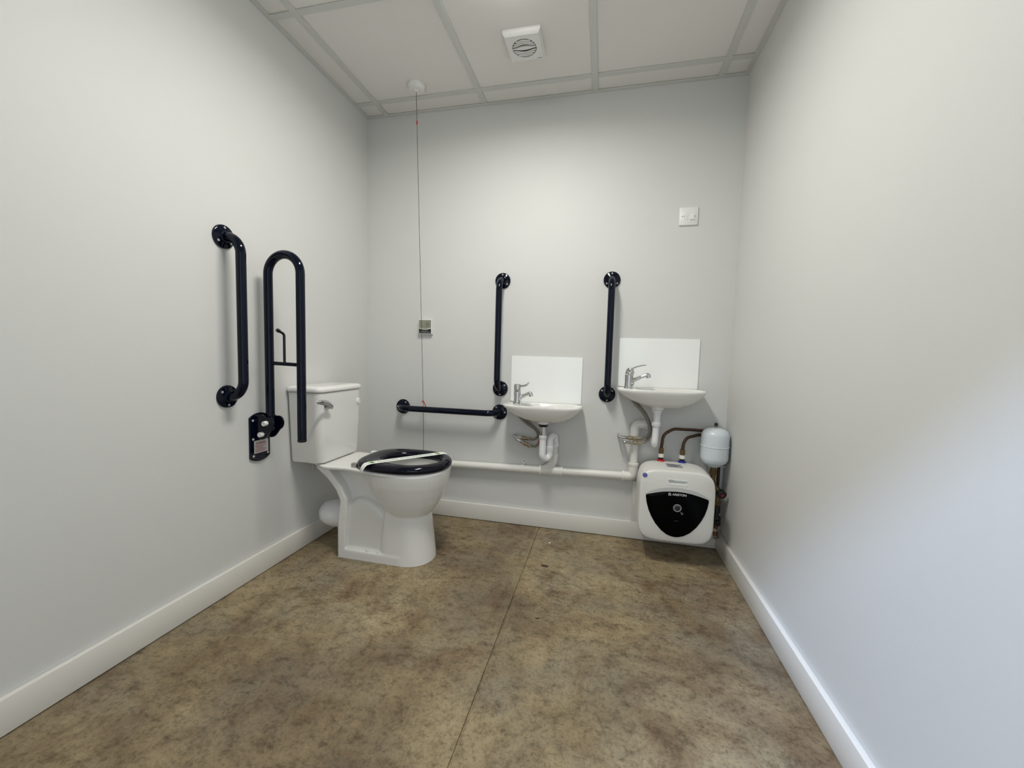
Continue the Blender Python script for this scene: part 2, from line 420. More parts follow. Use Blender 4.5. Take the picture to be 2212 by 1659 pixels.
# wall plate with arched ends
def arch_poly(z0, z1, hw, bulge, n=12):
    p = []
    for k in range(n+1):
        s = -1+2*k/n; p.append(Vector((0, Y0+hw*s, z0-bulge*(1-s*s))))
    for k in range(n+1):
        s = 1-2*k/n; p.append(Vector((0, Y0+hw*s, z1+bulge*(1-s*s))))
    return p
bm = B(); prism(bm, arch_poly(0.517, 0.693, 0.050, 0.017), (0.0, 0, 0), (0.009, 0, 0), 0.002)
plate = obj('wall_plate', bm, m_navy, t)
for y, z in ((-0.037, 0.68), (-0.037, 0.60), (-0.036, 0.527), (0.037, 0.53), (0.037, 0.68)):
    bm = B(); lathe(bm, (0.0088, Y0+y, z), (1, 0, 0), [(0.0052, 0), (0.0050, 0.002), (0.0035, 0.003), (0.0018, 0.003), (0.0015, 0.0015), (0.0001, 0.0015)], 14)
    obj('screw', bm, m_screw, plate)
lab = obj('warning_label', box(B(), (0.009, Y0-0.033, 0.537), (0.0096, Y0+0.040, 0.592)), m_label, plate, 'white warning sticker with red print', sm=False)
def join(dst, src):
    me = bpy.data.meshes.new('j'); src.to_mesh(me); src.free(); dst.from_mesh(me); bpy.data.meshes.remove(me)
bm = text('WARNING', 0.0105, (0.0098, Y0+0.001, 0.579), (0, 1, 0), (0, 0, 1), bold=0.0002)
small_print(bm, (0.0097, Y0-0.027, 0.5685), (0, 1, 0), (0, 0, 1), [(0, .95), (.03, .7), (0.1, .6), (0, .9), (0, .98), (.02, .8)], 0.058, 0.0052, 0.0022)
obj('label_print', bm, m_inkred, plate, 'red print on the warning sticker', sm=False)
# hinge bracket : two cheeks and a knuckle
def cheek(y0, y1):
    p = [(0.008, 0.702), (0.045, 0.708)]
    for k in range(11):
        a = PI*0.62 - k/10*PI*1.02; p.append((0.080+0.026*math.cos(a), 0.668+0.030*math.sin(a)))
    p += [(0.066, 0.612), (0.055, 0.603), (0.038, 0.600), (0.008, 0.606)]
    return prism(B(), [Vector((x, 0, z)) for x, z in p], (0, y0, 0), (0, y1, 0), 0.0015)
bm = cheek(Y0-0.030, Y0-0.022); join(bm, cheek(Y0+0.022, Y0+0.030)); box(bm, (0.008, Y0-0.024, 0.606), (0.050, Y0+0.024, 0.690), 0.003)
obj('hinge_bracket', bm, m_navy, t)
for x, z in ((0.0705, 0.672), (0.049, 0.624)):
    bm = B(); lathe(bm, (x, Y0-0.030, z), (0, -1, 0), [(0.0105, -0.002), (0.0105, 0.014), (0.0095, 0.016), (0.0075, 0.016), (0.007, 0.0145), (0.0001, 0.0145)], 24)
    obj('hinge_cap', bm, m_plastic, t, 'white cap on the hinge bracket')
bm = B(); cyl(bm, (x1, Y0, 0.924), (x2, Y0, 0.920), 0.0078, n=20); obj('cross_bar', bm, m_navy, t)
bm = B(); tube(bm, fillet([(0.137, Y0, 0.926), (0.137, Y0, 1.046), (0.130, Y0-0.026, 1.060)], 0.014, 8), 0.0052, 14)
cyl(bm, (0.1318, Y0-0.018, 1.0556), (0.1295, Y0-0.030, 1.0622), 0.0075, n=16, bev=0.001)
obj('paper_roll_hook', bm, m_black, t)

# ------------------------------------------------------------------ toilet
YC = -0.500
t = thing('toilet', 'white close-coupled toilet with navy seat in the left corner', 'toilet', (0.42, YC, 0))
def egg(z, xb, xf, hw, n=48, eb=2.6, ef=2.1, xm=None):
    xm = xm if xm is not None else xb+(xf-xb)*0.52; out = []
    for k in range(n):
        a = 2*PI*k/n; c, s = math.cos(a), math.sin(a)
        e = ef if c >= 0 else eb
        x = xm + (xf-xm if c >= 0 else xm-xb)*sgnpow(c, 2/e)
        out.append(Vector((x, YC + hw*sgnpow(s, 2/e), z)))
    return out
bm = B()
# bowl
loft(bm, [egg(.204, .47, .628, .082, eb=2.1), egg(.222, .445, .655, .098, eb=2.1), egg(.25, .42, .678, .114, eb=2.1), egg(.285, .395, .702, .133, eb=2.1), egg(.33, .368, .723, .150, eb=2.1),
          egg(.375, .35, .737, .163, eb=2.1), egg(.41, .345, .744, .169, eb=2.1), egg(.436, .345, .747, .1715, eb=2.1)])
# front column
def dshape(z, xb, xf, hw, n=40):
    out = []
    for k in range(n):
        a = 2*PI*k/n; c, s = math.cos(a), math.sin(a)
        if c >= 0: out.append(Vector((xf-hw*1.05+hw*1.05*c**0.95, YC+hw*sgnpow(s, .92), z)))
        else: out.append(Vector((xf-hw*1.05+(xf-hw*1.05-xb)*sgnpow(c, .22), YC+hw*sgnpow(s, .28), z)))
    return out
loft(bm, [dshape(-.02, .445, .682, .116), dshape(.02, .447, .679, .113), dshape(.12, .452, .668, .107), dshape(.22, .46, .655, .100), dshape(.25, .465, .65, .096)])
# foot ledge and back frame
box(bm, (.236, YC-.1145, -.03), (.562, YC+.1145, .046), .008)
def hull(poly, hw): return [[Vector((x, YC+s, z)) for x, z in poly] for s in (-hw, hw)]
core = [(.25, .01), (.50, .01), (.50, .30), (.44, .40), (.30, .43), (.10, .43), (.165, .395), (.21, .34), (.245, .26)]
loft(bm, hull(core, .058))
arch = spline([(x, 0, z) for x, z in [(.255, -.02), (.255, .12), (.258, .20), (.275, .255), (.315, .286), (.365, .288), (.415, .268), (.455, .235), (.50, .19), (.52, .12), (.52, -.02)]], 5)
ac = Vector((.385, 0, .12)); layers = []
for y_, k_ in ((-.089, .80), (-.087, .87), (-.082, .93), (-.072, .975), (-.055, 1.0), (.055, 1.0), (.072, .975), (.082, .93), (.087, .87), (.089, .80)):
    layers.append([Vector((ac.x+(x-ac.x)*k_, YC+y_, ac.z+(z-ac.z)*k_ if z > ac.z else z)) for x, _, z in arch])
loft(bm, layers)
for s in (-1, 1):                            # raised border down the back of each side
    outer = [(.236, -.02), (.236, .15), (.245, .23), (.250, .275), (.228, .325), (.185, .375), (.120, .425)]
    inner = [(.275, -.02), (.277, .15), (.285, .22), (.283, .285), (.255, .345), (.215, .39), (.185, .425)]
    poly = outer + inner[::-1]
    w0, w1 = (YC+s*.06, YC+s*.114)
    loft(bm, [[Vector((x, w, z)) for x, z in poly] for w in (w0, w1)])
cyl(bm, (.14, YC, .163), (.27, YC, .163), .052, n=32)                # outlet spigot
# cistern shelf
rim = [(.035, 0, .080), (.09, 0, .098), (.14, 0, .124), (.172, 0, .143), (.20, 0, .146), (.265, 0, .140), (.325, 0, .142), (.385, 0, .154), (.45, 0, .168), (.52, 0, .1735), (.59, 0, .166), (.65, 0, .147), (.70, 0, .115), (.735, 0, .068), (.7475, 0, 0)]
half = spline(rim, 4); shelf = []
for z, g in ((.428, .010), (.433, .003), (.437, 0), (.443, 0), (.4468, .003)):
    up_, lo2 = [], []
    for p in half:
        k_ = 1-g/.17
        x = .40+(p.x-.40)*k_
        up_.append(Vector((x, YC+p.z*k_, z))); lo2.append(Vector((x, YC-p.z*k_, z)))
    shelf.append(lo2 + up_[-2::-1])
loft(bm, shelf)
cut = B()
loft(cut, [egg(.235, .50, .60, .040, 32), egg(.28, .46, .645, .080, 32), egg(.36, .42, .69, .115, 32), egg(.41, .40, .70, .122, 32), egg(.47, .40, .70, .122, 32)])
bm = finish(bm, remesh=0.004, sm_it=5, cut=cut)
geo = bmesh.ops.bisect_plane(bm, geom=bm.verts[:]+bm.edges[:]+bm.faces[:], plane_co=(0, 0, .0004), plane_no=(0, 0, 1), clear_inner=True)
bmesh.ops.holes_fill(bm, edges=[e for e in bm.edges if e.is_boundary])
pan = obj('pan', bm, m_ceramic, t, angle=70)
for x in (.388, .447):
    bm = B(); lathe(bm, (x, YC-.1025, .0445), (0, 0, 1), [(.0085, -.004), (.0085, .003), (.0075, .006), (.004, .008), (.0001, .0085)], 20)
    obj('bolt_cap', bm, m_plastic, pan)
# cistern
def rrect(x0, x1, hw, z, r, n=6, yc=YC):
    out = []; rf = min(r, .020)
    for cx2, cy2, a0, q in ((x1-rf, yc+hw-rf, 0, rf), (x0+.012, yc+hw-.012, PI/2, .012), (x0+.012, yc-hw+.012, PI, .012), (x1-r, yc-hw+r, 3*PI/2, r)):
        pass
        for k in range(n+1):
            a = a0 + k/n*PI/2; out.append(Vector((cx2+q*math.cos(a), cy2+q*math.sin(a), z)))
    return out
bm = B()
loft(bm, [rrect(.022, .160, .128, .449, .03), rrect(.012, .172, .141, .453, .034), rrect(.010, .176, .145, .464, .035), rrect(.008, .180, .152, .62, .035), rrect(.006, .181, .1585, .785, .035)])
cis = obj('cistern', bm, m_ceramic, t, angle=50)
bm = B()
loft(bm, [rrect(.006, .181, .158, .7868, .036), rrect(.004, .1855, .1625, .788, .038), rrect(.003, .187, .164, .792, .038), rrect(.003, .187, .164, .801, .038), rrect(.004, .185, .162, .806, .037), rrect(.007, .180, .157, .8105, .034), rrect(.013, .171, .149, .8135, .03), rrect(.03, .15, .13, .8145, .026)])
obj('cistern_lid', bm, m_ceramic, t, angle=60)
bm = B()
cyl(bm, (.181, -.618, .722), (.206, -.618, .722), .0125, .011, bev=.001)
bl = spline([(.203, -.598, .716), (.207, -.618, .726), (.209, -.650, .742), (.208, -.685, .750), (.205, -.708, .752)], 5)
rings = []
for i, p in enumerate(bl):
    f = i/(len(bl)-1); w = .010*(1-.25*f)+.004*math.sin(f*PI); th = .0035*(1-.3*f)
    if i in (0, len(bl)-1): w *= .5; th *= .5
    d = (bl[min(i+1, len(bl)-1)]-bl[max(i-1, 0)]).normalized(); sd = d.cross(Vector((1, 0, 0))).normalized()
    rings.append([p + sd*(w*math.cos(a)) + Vector((1, 0, 0))*(th*math.sin(a)) for a in [2*PI*k/14 for k in range(14)]])
loft(bm, rings)
obj('flush_lever', bm, m_chrome, cis, 'chrome flush lever')
bm = B(); lathe(bm, (.1805, -.3655, .722), (1, 0, 0), [(.016, -.001), (.016, .002), (.0135, .0045), (.0001, .0055)], 28)
obj('blanking_plug', bm, m_plastic, cis)
bm = B(); cyl(bm, (.085, -.592, .375), (.085, -.592, .452), .0032, n=12); lathe(bm, (.085, -.592, .424), (0, 0, 1), [(.009, 0), (.009, .006), (.004, .010)], 14)
obj('fixing_bolt', bm, m_steel, cis)
# seat ring
def seat_ring(z, g, gi):
    return egg(z, .318+g, .752-g, .1775-g, 64, eb=3.0), egg(z, .425-gi, .700+gi, .112+gi, 64, eb=2.2, ef=2.0)
o1, i1 = seat_ring(.4485, .006, .004); o2, i2 = seat_ring(.455, .001, .001); o3, i3 = seat_ring(.466, 0, 0); o4, i4 = seat_ring(.476, .006, .004); o5, i5 = seat_ring(.4815, .018, .014); o6, _ = seat_ring(.483, .030, 0)
bm = B(); V = [[bm.verts.new(p) for p in r] for r in (o1, o2, o3, o4, o5, o6, i5, i4, i3, i2, i1)]
for a, b in zip(V, V[1:]+V[:1]):
    for k in range(64): bm.faces.new((a[k], a[(k+1) % 64], b[(k+1) % 64], b[k]))
seat = obj('seat', bm, m_seat, t, 'navy open toilet seat ring', angle=60)
for s in (-1, 1):
    bm = B(); box(bm, (.316 if s < 0 else .303, YC+s*.115-.011, .4475), (.345, YC+s*.115+.011, .466), .004, 3)
    obj('hinge', bm, m_black if s > 0 else m_steel, seat, 'grey metal hinge' if s < 0 else None)
    if s > 0:
        bm = B(); box(bm, (.272, YC+s*.115-.011, .447), (.306, YC+s*.115+.011, .466), .004, 3)
        obj('hinge_cover', bm, m_plastic, seat)

# paper strip across the seat (its own thing)
A, Bp = Vector((.420, YC-.166, 0)), Vector((.665, YC+.118, 0))
d = (Bp-A).normalized(); sd = Vector((-d.y, d.x, 0)); Lg = (Bp-A).length
t = thing('sanitary_strip', 'white paper strip printed CLEANED AND SANITISED across the toilet seat', 'paper strip', (.54, YC, .484))
path = [A + Vector((0, -.0125, .4500)) - d*.012, A + Vector((0, -.0135, .462)) - d*.010, A + Vector((0, -.008, .474)) - d*.006, A + Vector((0, 0, .4815)), A + d*.02 + Vector((0, 0, .4845)), A + d*Lg*.30 + Vector((0, 0, .4848)), A + d*Lg*.6 + Vector((0, 0, .4848)), Bp - d*.03 + Vector((0, 0, .4848)), Bp + Vector((0, 0, .4845)), Bp + d*.020 + Vector((0, 0, .4815)), Bp + d*.033 + Vector((0, 0, .472))]
hwS = .0215
bm = B(); rings = []
for p in path:
    rings.append([p - sd*hwS, p + sd*hwS, p + sd*hwS + Vector((0, 0, .0005)), p - sd*hwS + Vector((0, 0, .0005))])
loft(bm, rings)
obj('strip', bm, m_paper, t, angle=40)
bm = text('CLEANED AND SANITISED', .0225, A + d*(Lg*.50) + Vector((0, 0, .4857)), d, sd, sx=1.02, depth=.0001, bold=.0002)
obj('lettering', bm, m_ink, t, 'grey green print CLEANED AND SANITISED', sm=False)
for f in (.075, .935):
    c = A + d*(Lg*f) + Vector((0, 0, .4856)); bm = B()
    for a, b in ((.015, .0045), (.0045, .015)):
        prism(bm, [c+d*a+sd*b, c-d*a+sd*b, c-d*a-sd*b, c+d*a-sd*b], (0, 0, 0), (0, 0, .0002))
    obj('green_cross', bm, m_green, t, 'green printed cross', sm=False)

# pan connector
bm = B()
lathe(bm, (.2345, YC, .163), (-1, 0, 0), [(.050, 0), (.064, .002), (.0665, .006), (.0665, .040), (.0645, .044), (.0655, .046), (.0675, .075), (.0665, .100), (.061, .128), (.050, .151), (.034, .165), (.012, .171), (.0001, .172)], 40)
t = tag(obj('pan_connector', bm, m_pvc, org=(.13, YC, .163)), 'white domed plastic soil connector between the toilet and the left wall', 'soil pipe')
bm = B(); tube(bm, spline([(.165, -.435, .195), (.168, -.46, .228), (.18, -.50, .2395), (.196, -.535, .230)], 8), .0055, 12)
obj('rubber_fin', bm, m_pipe, t)

# ------------------------------------------------------------------ basins
def make_basin(cx0, zr, label, fx=.55, dp=.215, wx=-.010):
    t = thing('wash_basin', label, 'wash basin', (cx0, 0, zr), 'small wall-hung basins')
    hw = .2125
    def plan(s, z, bx=0.0, back=0.0, n=56, dps=None, sy=None):
        """D-shaped outline: straight back on the wall, bowed front"""
        out = []; sy = s if sy is None else sy
        for k in range(n):
            a = 2*PI*k/n; c, q = math.cos(a), math.sin(a)
            x = hw*s*sgnpow(c, .62); 
            y = -.10 + (.10-back)*sgnpow(q, .22) if q > 0 else -.10 - (dp-.10)*sy*sgnpow(-q, .72)
            if q > 0: x = hw*s*(sgnpow(c, .30))
            elif q <= 0: x = hw*s*sgnpow(c, fx)
            out.append(Vector((cx0+bx+x, y, zr+z)))
        return out
    bm = B()
    R_ = [plan(.30, -.090, .02, .03, sy=.35), plan(.42, -.084, .018, .02, sy=.50), plan(.58, -.073, .014, .01, sy=.66), plan(.74, -.056, .009, .003, sy=.80), plan(.875, -.036, .004, .001, sy=.91),
          plan(.96, -.019, 0, .0005, sy=.975), plan(.992, -.0125, 0, .0005, sy=.995), plan(1.0, -.007, 0, .0005), plan(.996, -.0015, 0, .0005), plan(.985, .0, 0, .0005)]
    def inner(s, z, sy, bx=.04):
        out = []
        for k in range(56):
            a = 2*PI*k/56; c, q = math.cos(a), math.sin(a)
            out.append(Vector((cx0+bx+hw*s*sgnpow(c, .75), -.115+.085*sy*sgnpow(q, .75), zr+z)))
        return out
    R_ += [inner(.78, .0, 1.05), inner(.755, -.004, 1.0), inner(.70, -.030, .92), inner(.52, -.055, .70), inner(.2, -.066, .3), inner(.05, -.068, .08)]
    loft(bm, R_)
    obj('bowl', bm, m_ceramic, t, angle=60)
    bm = B(); lathe(bm, (cx0+wx, -.112, zr-.103), (0, 0, 1), [(.0001, 0), (.026, 0), (.030, .002), (.0305, .010), (.036, .028)], 32)
    obj('waste_boss', bm, m_ceramic, t)
    bm = B(); lathe(bm, (cx0+wx+.01, -.112, zr-.0675), (0, 0, 1), [(.022, -.001), (.022, .001), (.016, .0015), (.012, -.001), (.0001, -.001)], 24)
    obj('waste_grate', bm, m_chrome, t)
    return t
B1X, B1Z, B2X, B2Z = 1.123, .7205, 1.720, .832
make_basin(B1X, B1Z, 'lower white wall basin with short blade-lever tap, left of the two', .42, .205, .010)
make_basin(B2X, B2Z, 'higher white wall basin above the water heater')

# splashbacks
for x0, z0, z1, lb in ((.924, B1Z, .979, 'white gloss splashback behind the lower basin'), (1.515, B2Z, 1.090, 'white gloss splashback behind the higher basin')):
    bm = box(B(), (x0, -.006, z0+.0005), (x0+.400, -.0002, z1), .0012, 2)
    tag(obj('splashback', bm, m_panel, org=(x0+.2, 0, z0), angle=20), lb, 'splashback', 'basin splashbacks')

# taps
def spout(pts, radii, flat=1.0, n=18):
    bm = B(); P = spline(pts, 6); rs = []
    m_ = len(pts)-1
    for i, p in enumerate(P):
        f = i/(len(P)-1)*m_; k = min(int(f), m_-1); r = radii[k]+(radii[k+1]-radii[k])*(f-k)
        dd = (P[min(i+1, len(P)-1)]-P[max(i-1, 0)]).normalized(); nn = Vector((0, 1, 0)).cross(dd)
        rs.append([p + Vector((0, 1, 0))*r*math.cos(a) + nn*r*flat*math.sin(a) for a in [2*PI*q/n for q in range(n)]])
    return loft(bm, rs)
tx, ty, tz = .984, -.105, B1Z
t = thing('basin_tap', 'chrome tap with a raised blade lever on the lower basin', 'tap', (tx, ty, tz), 'basin taps')
bm = B(); lathe(bm, (tx, ty, tz), (0, 0, 1), [(.024, 0), (.024, .004), (.0205, .008), (.0185, .03), (.0195, .060), (.0190, .066), (.0185, .067)], 32)
obj('tap_body', bm, m_chrome, t)
bm = spout([(tx+.004, ty, tz+.024), (tx+.026, ty, tz+.040), (tx+.05, ty, tz+.052), (tx+.070, ty, tz+.060), (tx+.080, ty, tz+.054)], [.0165, .0135, .0115, .0125, .0115], .8)
s_ = obj('tap_spout', bm, m_chrome, t)
bm = B(); lathe(bm, (tx+.073, ty, tz+.056), (.35, 0, -1), [(.0105, -.002), (.0118, .004), (.0118, .013), (.009, .014), (.0001, .012)], 20); obj('spout_nozzle', bm, m_chrome, s_)
bm = B(); lathe(bm, (tx, ty, tz+.0675), (0, 0, 1), [(.0175, 0), (.0182, .002), (.0182, .036), (.0165, .040), (.0001, .041)], 32)
hd = obj('tap_head', bm, m_chrome, t)
bm = spout([(tx+.014, ty, tz+.096), (tx+.036, ty, tz+.099), (tx+.052, ty, tz+.106), (tx+.062, ty, tz+.119)], [.0095, .0095, .009, .006], .62)
obj('tap_lever', bm, m_chrome, hd)

tx, ty, tz = 1.566, -.105, B2Z
t = thing('basin_tap', 'chrome mixer tap with a long rising lever on the higher basin', 'tap', (tx, ty, tz), 'basin taps')
bm = B(); lathe(bm, (tx, ty, tz), (0, 0, 1), [(.0235, 0), (.0235, .003), (.022, .006), (.0205, .03), (.0205, .052), (.0215, .066), (.0212, .068)], 32)
bd = obj('tap_body', bm, m_chrome, t)
bm = B(); lathe(bm, (tx+.016, ty-.012, tz+.022), (.8, -.6, 0), [(.008, 0), (.008, .006), (.0065, .007), (.006, .0055), (.0001, .0055)], 20); obj('indicator_disc', bm, m_steel, bd)
bm = spout([(tx+.006, ty, tz+.034), (tx+.032, ty, tz+.046), (tx+.062, ty, tz+.060), (tx+.086, ty, tz+.070), (tx+.098, ty, tz+.069)], [.0185, .013, .0108, .0122, .0115], .8)
s_ = obj('tap_spout', bm, m_chrome, t)
bm = B(); lathe(bm, (tx+.092, ty, tz+.070), (.25, 0, -1), [(.011, -.002), (.0122, .004), (.0122, .014), (.009, .0155), (.0001, .013)], 20); obj('spout_nozzle', bm, m_chrome, s_)
bm = B(); lathe(bm, (tx, ty, tz+.068), (.25, 0, 1), [(.0205, 0), (.0215, .003), (.0205, .020), (.0155, .031), (.007, .036), (.0001, .037)], 32)
hd = obj('tap_head', bm, m_chrome, t)
bm = spout([(tx-.004, ty, tz+.092), (tx+.024, ty, tz+.105), (tx+.048, ty, tz+.114), (tx+.074, ty, tz+.119), (tx+.082, ty, tz+.119)], [.013, .0105, .009, .008, .005], .42)
obj('tap_lever', bm, m_chrome, hd)

# ------------------------------------------------------------------ flexible tap hoses with isolating valves
def hose(path, vdir, label, tagc=None, r=.0068):
    """path runs from the tap down to the valve; vdir continues along the valve body to the wall stub"""
    e = Vector(path[-1]); vd = Vector(vdir).normalized()
    t = thing('flexible_hose', label, 'hose', tuple(e), 'braided tap hoses')
    bm = B(); tube(bm, spline(path, 8), r, 14); obj('hose', bm, m_braid, t)
    bm = B(); hexnut(bm, e - vd*.004, e + vd*.014, .0105); cyl(bm, e - vd*.012, e - vd*.004, .0078, n=16); obj('hose_nut', bm, m_nickel, t)
    bm = B(); cyl(bm, e + vd*.014, e + vd*.040, .0095, n=20, bev=.001); hexnut(bm, e + vd*.020, e + vd*.032, .0125)
    x, y = frame_of(vd); cyl(bm, e + vd*.026 - Vector((0, .013, 0)), e + vd*.026, .0045, n=12)
    obj('isolating_valve', bm, m_nickel, t)
    bm = B(); hexnut(bm, e + vd*.040, e + vd*.054, .0105); cyl(bm, e + vd*.054, e + vd*.080, .0075, n=18, bev=.001)
    w = e + vd*.074; tube(bm, fillet([w, w + vd*.012, (w.x+vd.x*.012, -.0005, w.z+vd.z*.012)], .008, 6), .0075, 16)
    obj('pipe_tail', bm, m_chrome, t)
    if tagc:
        bm = B(); P = spline(path, 8); k = int(len(P)*tagc); tube(bm, P[k:k+3], r+.0012, 14); obj('red_tag', bm, m_red, t, 'red plastic tag')
hose([(.985, -.112, B1Z-.045), (1.000, -.110, .650), (1.040, -.085, .610), (1.085, -.065, .575), (1.098, -.055, .540), (1.075, -.048, .518), (1.040, -.045, .518)], (-1, -.05, .10), 'upper braided hose and valve under the lower basin')
hose([(.995, -.098, B1Z-.045), (1.020, -.095, .650), (1.065, -.072, .600), (1.104, -.055, .555), (1.108, -.052, .515), (1.085, -.050, .480), (1.048, -.048, .480)], (-.92, -.06, .42), 'lower braided hose with red tag under the lower basin', .66)
hose([(1.575, -.112, B2Z-.045), (1.600, -.112, .755), (1.645, -.108, .705), (1.676, -.100, .645), (1.680, -.090, .602), (1.655, -.076, .574), (1.615, -.068, .566)], (-1, -.02, .04), 'front braided hose and valve under the higher basin')
hose([(1.585, -.098, B2Z-.045), (1.612, -.096, .755), (1.658, -.092, .700), (1.684, -.084, .640), (1.685, -.078, .592), (1.668, -.072, .556), (1.640, -.070, .546)], (-1, -.05, -.04), 'lowest braided hose and valve under the higher basin, crossing the white pipe')

# ------------------------------------------------------------------ traps
t = thing('basin_trap', 'white P-shaped waste trap with chrome tail under the lower basin', 'waste trap', (1.135, -.112, .50), 'basin waste traps')
ax, ay = 1.133, -.112
bm = B(); lathe(bm, (ax, ay, B1Z-.1033), (0, 0, -1), [(.0255, 0), (.0275, .002), (.0235, .010), (.0215, .013), (.0001, .013)], 28); obj('rubber_washer', bm, m_black, t)
bm = B(); cyl(bm, (ax, ay, .545), (ax, ay, B1Z-.1155), .0172, n=28); obj('tailpiece', bm, m_chrome, t, 'chrome tailpiece')
bm = B(); lathe(bm, (ax, ay, .5385), (0, 0, 1), [(.017, 0), (.0205, .0), (.0215, .002), (.0215, .016), (.0195, .0185), (.017, .0185)], 28); obj('collar_nut', bm, m_pvc, t)
bx_, by_ = 1.168, -.080
pts = [(ax, ay, .5385), (ax, ay, .445)]
mid = Vector(((ax+bx_)/2, (ay+by_)/2, .456)); hd_ = Vector((bx_-ax, by_-ay, 0))/2
pts = [Vector((ax, ay, .5385)), Vector((ax, ay, .48))] + [mid - hd_*math.cos(a) - Vector((0, 0, .0285*math.sin(a))) for a in [PI*k/16 for k in range(17)]] + [Vector((bx_, by_, .475))]
bm = B(); tube(bm, pts, .0188, 28); obj('trap_bend', bm, m_pvc, t)
bm = B(); lathe(bm, (bx_, by_, .470), (0, 0, 1), [(.0185, 0), (.0215, .0005), (.0225, .003), (.0225, .022), (.0205, .0245), (.018, .0245)], 28); obj('collar_nut', bm, m_pvc, t)
bm = B(); tube(bm, fillet([(bx_, by_, .494), (bx_, by_, .545), (1.190, -.030, .545), (1.190, -.028, .490)], [.022, .022], 8), .0185, 28); obj('swan_neck', bm, m_pvc, t)
bm = B(); lathe(bm, (1.1897, -.0285, .482), (0, 0, 1), [(.019, 0), (.0225, .001), (.0225, .016), (.019, .018)], 28); obj('collar_nut', bm, m_pvc, t)

t = thing('basin_trap', 'white tubular waste trap hanging below the higher basin', 'waste trap', (1.703, -.112, .60), 'basin waste traps')
ax, ay = 1.728-.018, -.112
bm = B(); lathe(bm, (ax, ay, B2Z-.1033), (0, 0, -1), [(.0255, 0), (.0275, .002), (.0225, .009), (.0205, .012), (.0205, .02), (.0001, .02)], 28); obj('flanged_washer', bm, m_pvc, t)
bm = B(); cyl(bm, (ax, ay, .655), (ax, ay, B2Z-.122), .0175, n=28); obj('tailpiece', bm, m_pvc, t)
bm = B(); lathe(bm, (ax-.002, ay, .6455), (0, 0, 1), [(.017, 0), (.0215, .0), (.0225, .002), (.0225, .018), (.0205, .0205), (.017, .0205)], 28); obj('collar_nut', bm, m_pvc, t)
yb = -.072
mid = Vector((ax-.004, (ay+yb)/2, .568)); hy = (yb-ay)/2
pts = [Vector((ax-.002, ay, .6455)), Vector((ax-.003, ay, .59))] + [mid + Vector((0, -hy*math.cos(a), -.021*math.sin(a))) for a in [PI*k/16 for k in range(17)]]
pts += [Vector((ax-.004, yb, .615)), Vector((ax-.006, yb, .635))]
pts = pts[:-2] + fillet([pts[-3], (ax-.004, yb, .637), (1.675, -.035, .637)], .022, 8)
bm = B(); tube(bm, pts, .0162, 28); obj('trap_bend', bm, m_pvc, t)
bm = B(); lathe(bm, (1.655, -.032, .637), (1, 0, 0), [(.021, 0), (.0245, .001), (.0245, .018), (.0215, .021)], 28); obj('collar_nut', bm, m_pvc, t)

# ------------------------------------------------------------------ waste pipe along the back wall
PR = .0205; PY = -.028
t = thing('waste_pipe', 'white waste pipe running low along the back wall behind the toilet', 'pipe', (1.1, PY, .35))
zc = lambda x: .330 + (x-.62)*.0225
bm = B(); tube(bm, [(.06, PY, zc(.06)), (1.575, PY, zc(1.575))], PR, 28); obj('pipe', bm, m_pipe, t)
bm = B()
tube(bm, [(1.109, PY, zc(1.109)), (1.114, PY, zc(1.114)), (1.230, PY, zc(1.23)), (1.235, PY, zc(1.235))], .0245, 28)
tube(bm, spline([(1.122, PY, zc(1.13)+.002), (1.155, PY, zc(1.16)+.018), (1.178, PY, zc(1.19)+.042), (1.1865, PY, .412), (1.188, PY, .442)], 6), [.0225]*25, 28)
for x in (1.112, 1.232): lathe(bm, (x-.006, PY, zc(x)), (1, 0, 0), [(.024, 0), (.0275, .001), (.0275, .011), (.024, .012)], 28)
lathe(bm, (1.1878, PY, .434), (0, 0, 1), [(.022, 0), (.025, .001), (.025, .010), (.022, .011)], 28)
obj('swept_tee', bm, m_pipe, t)
bm = B(); tube(bm, [(1.188, PY, .436), (1.1897, PY, .486)], .0172, 24); obj('riser', bm, m_pipe, t)
bm = B()
tube(bm, fillet([(1.560, PY, zc(1.56)), (1.6145, PY, zc(1.6)), (1.6145, PY, .425)], .024, 8), .0245, 28)
lathe(bm, (1.556, PY, zc(1.56)), (1, 0, 0), [(.024, 0), (.0275, .001), (.0275, .012), (.024, .013)], 28)
lathe(bm, (1.6145, PY, .412), (0, 0, 1), [(.024, 0), (.0275, .001), (.0275, .013), (.024, .014)], 28)
obj('elbow', bm, m_pipe, t)
bm = B(); tube(bm, [(1.6145, PY, .415), (1.6145, PY, .58)], PR, 28); obj('riser', bm, m_pipe, t)
bm = B()
tube(bm, fillet([(1.6145, PY, .567), (1.6145, PY, .637), (1.662, -.031, .637)], .026, 10), .0238, 28)
obj('elbow', bm, m_pipe, t)
t = thing('pipe_clip', 'white pipe clip with screw on the waste pipe, left of the lower basin trap', 'pipe clip', (1.01, PY, .345))
bm = B(); z_ = zc(1.010)
rings = []
for a in [PI*2*k/28 for k in range(29)]:
    rings.append([Vector((1.010+dx, PY+rad*math.cos(a), z_+rad*math.sin(a))) for dx, rad in ((-.008, .0206), (.008, .0206), (.008, .0232), (-.008, .0232))])
loft(bm, rings)
box(bm, (1.002, -.006, z_+.018), (1.020, -.0002, z_+.050), .002); box(bm, (1.004, -.006, z_-.034), (1.016, -.0002, z_-.018), .002)
obj('clip', bm, m_pipe, t)
for z2 in (.039, -.027):
    bm = B(); lathe(bm, (1.011, -.0055, z_+z2), (0, -1, 0), [(.0042, 0), (.0042, .0015), (.002, .0022), (.0001, .0022)], 12); obj('screw', bm, m_inkgrey, t)

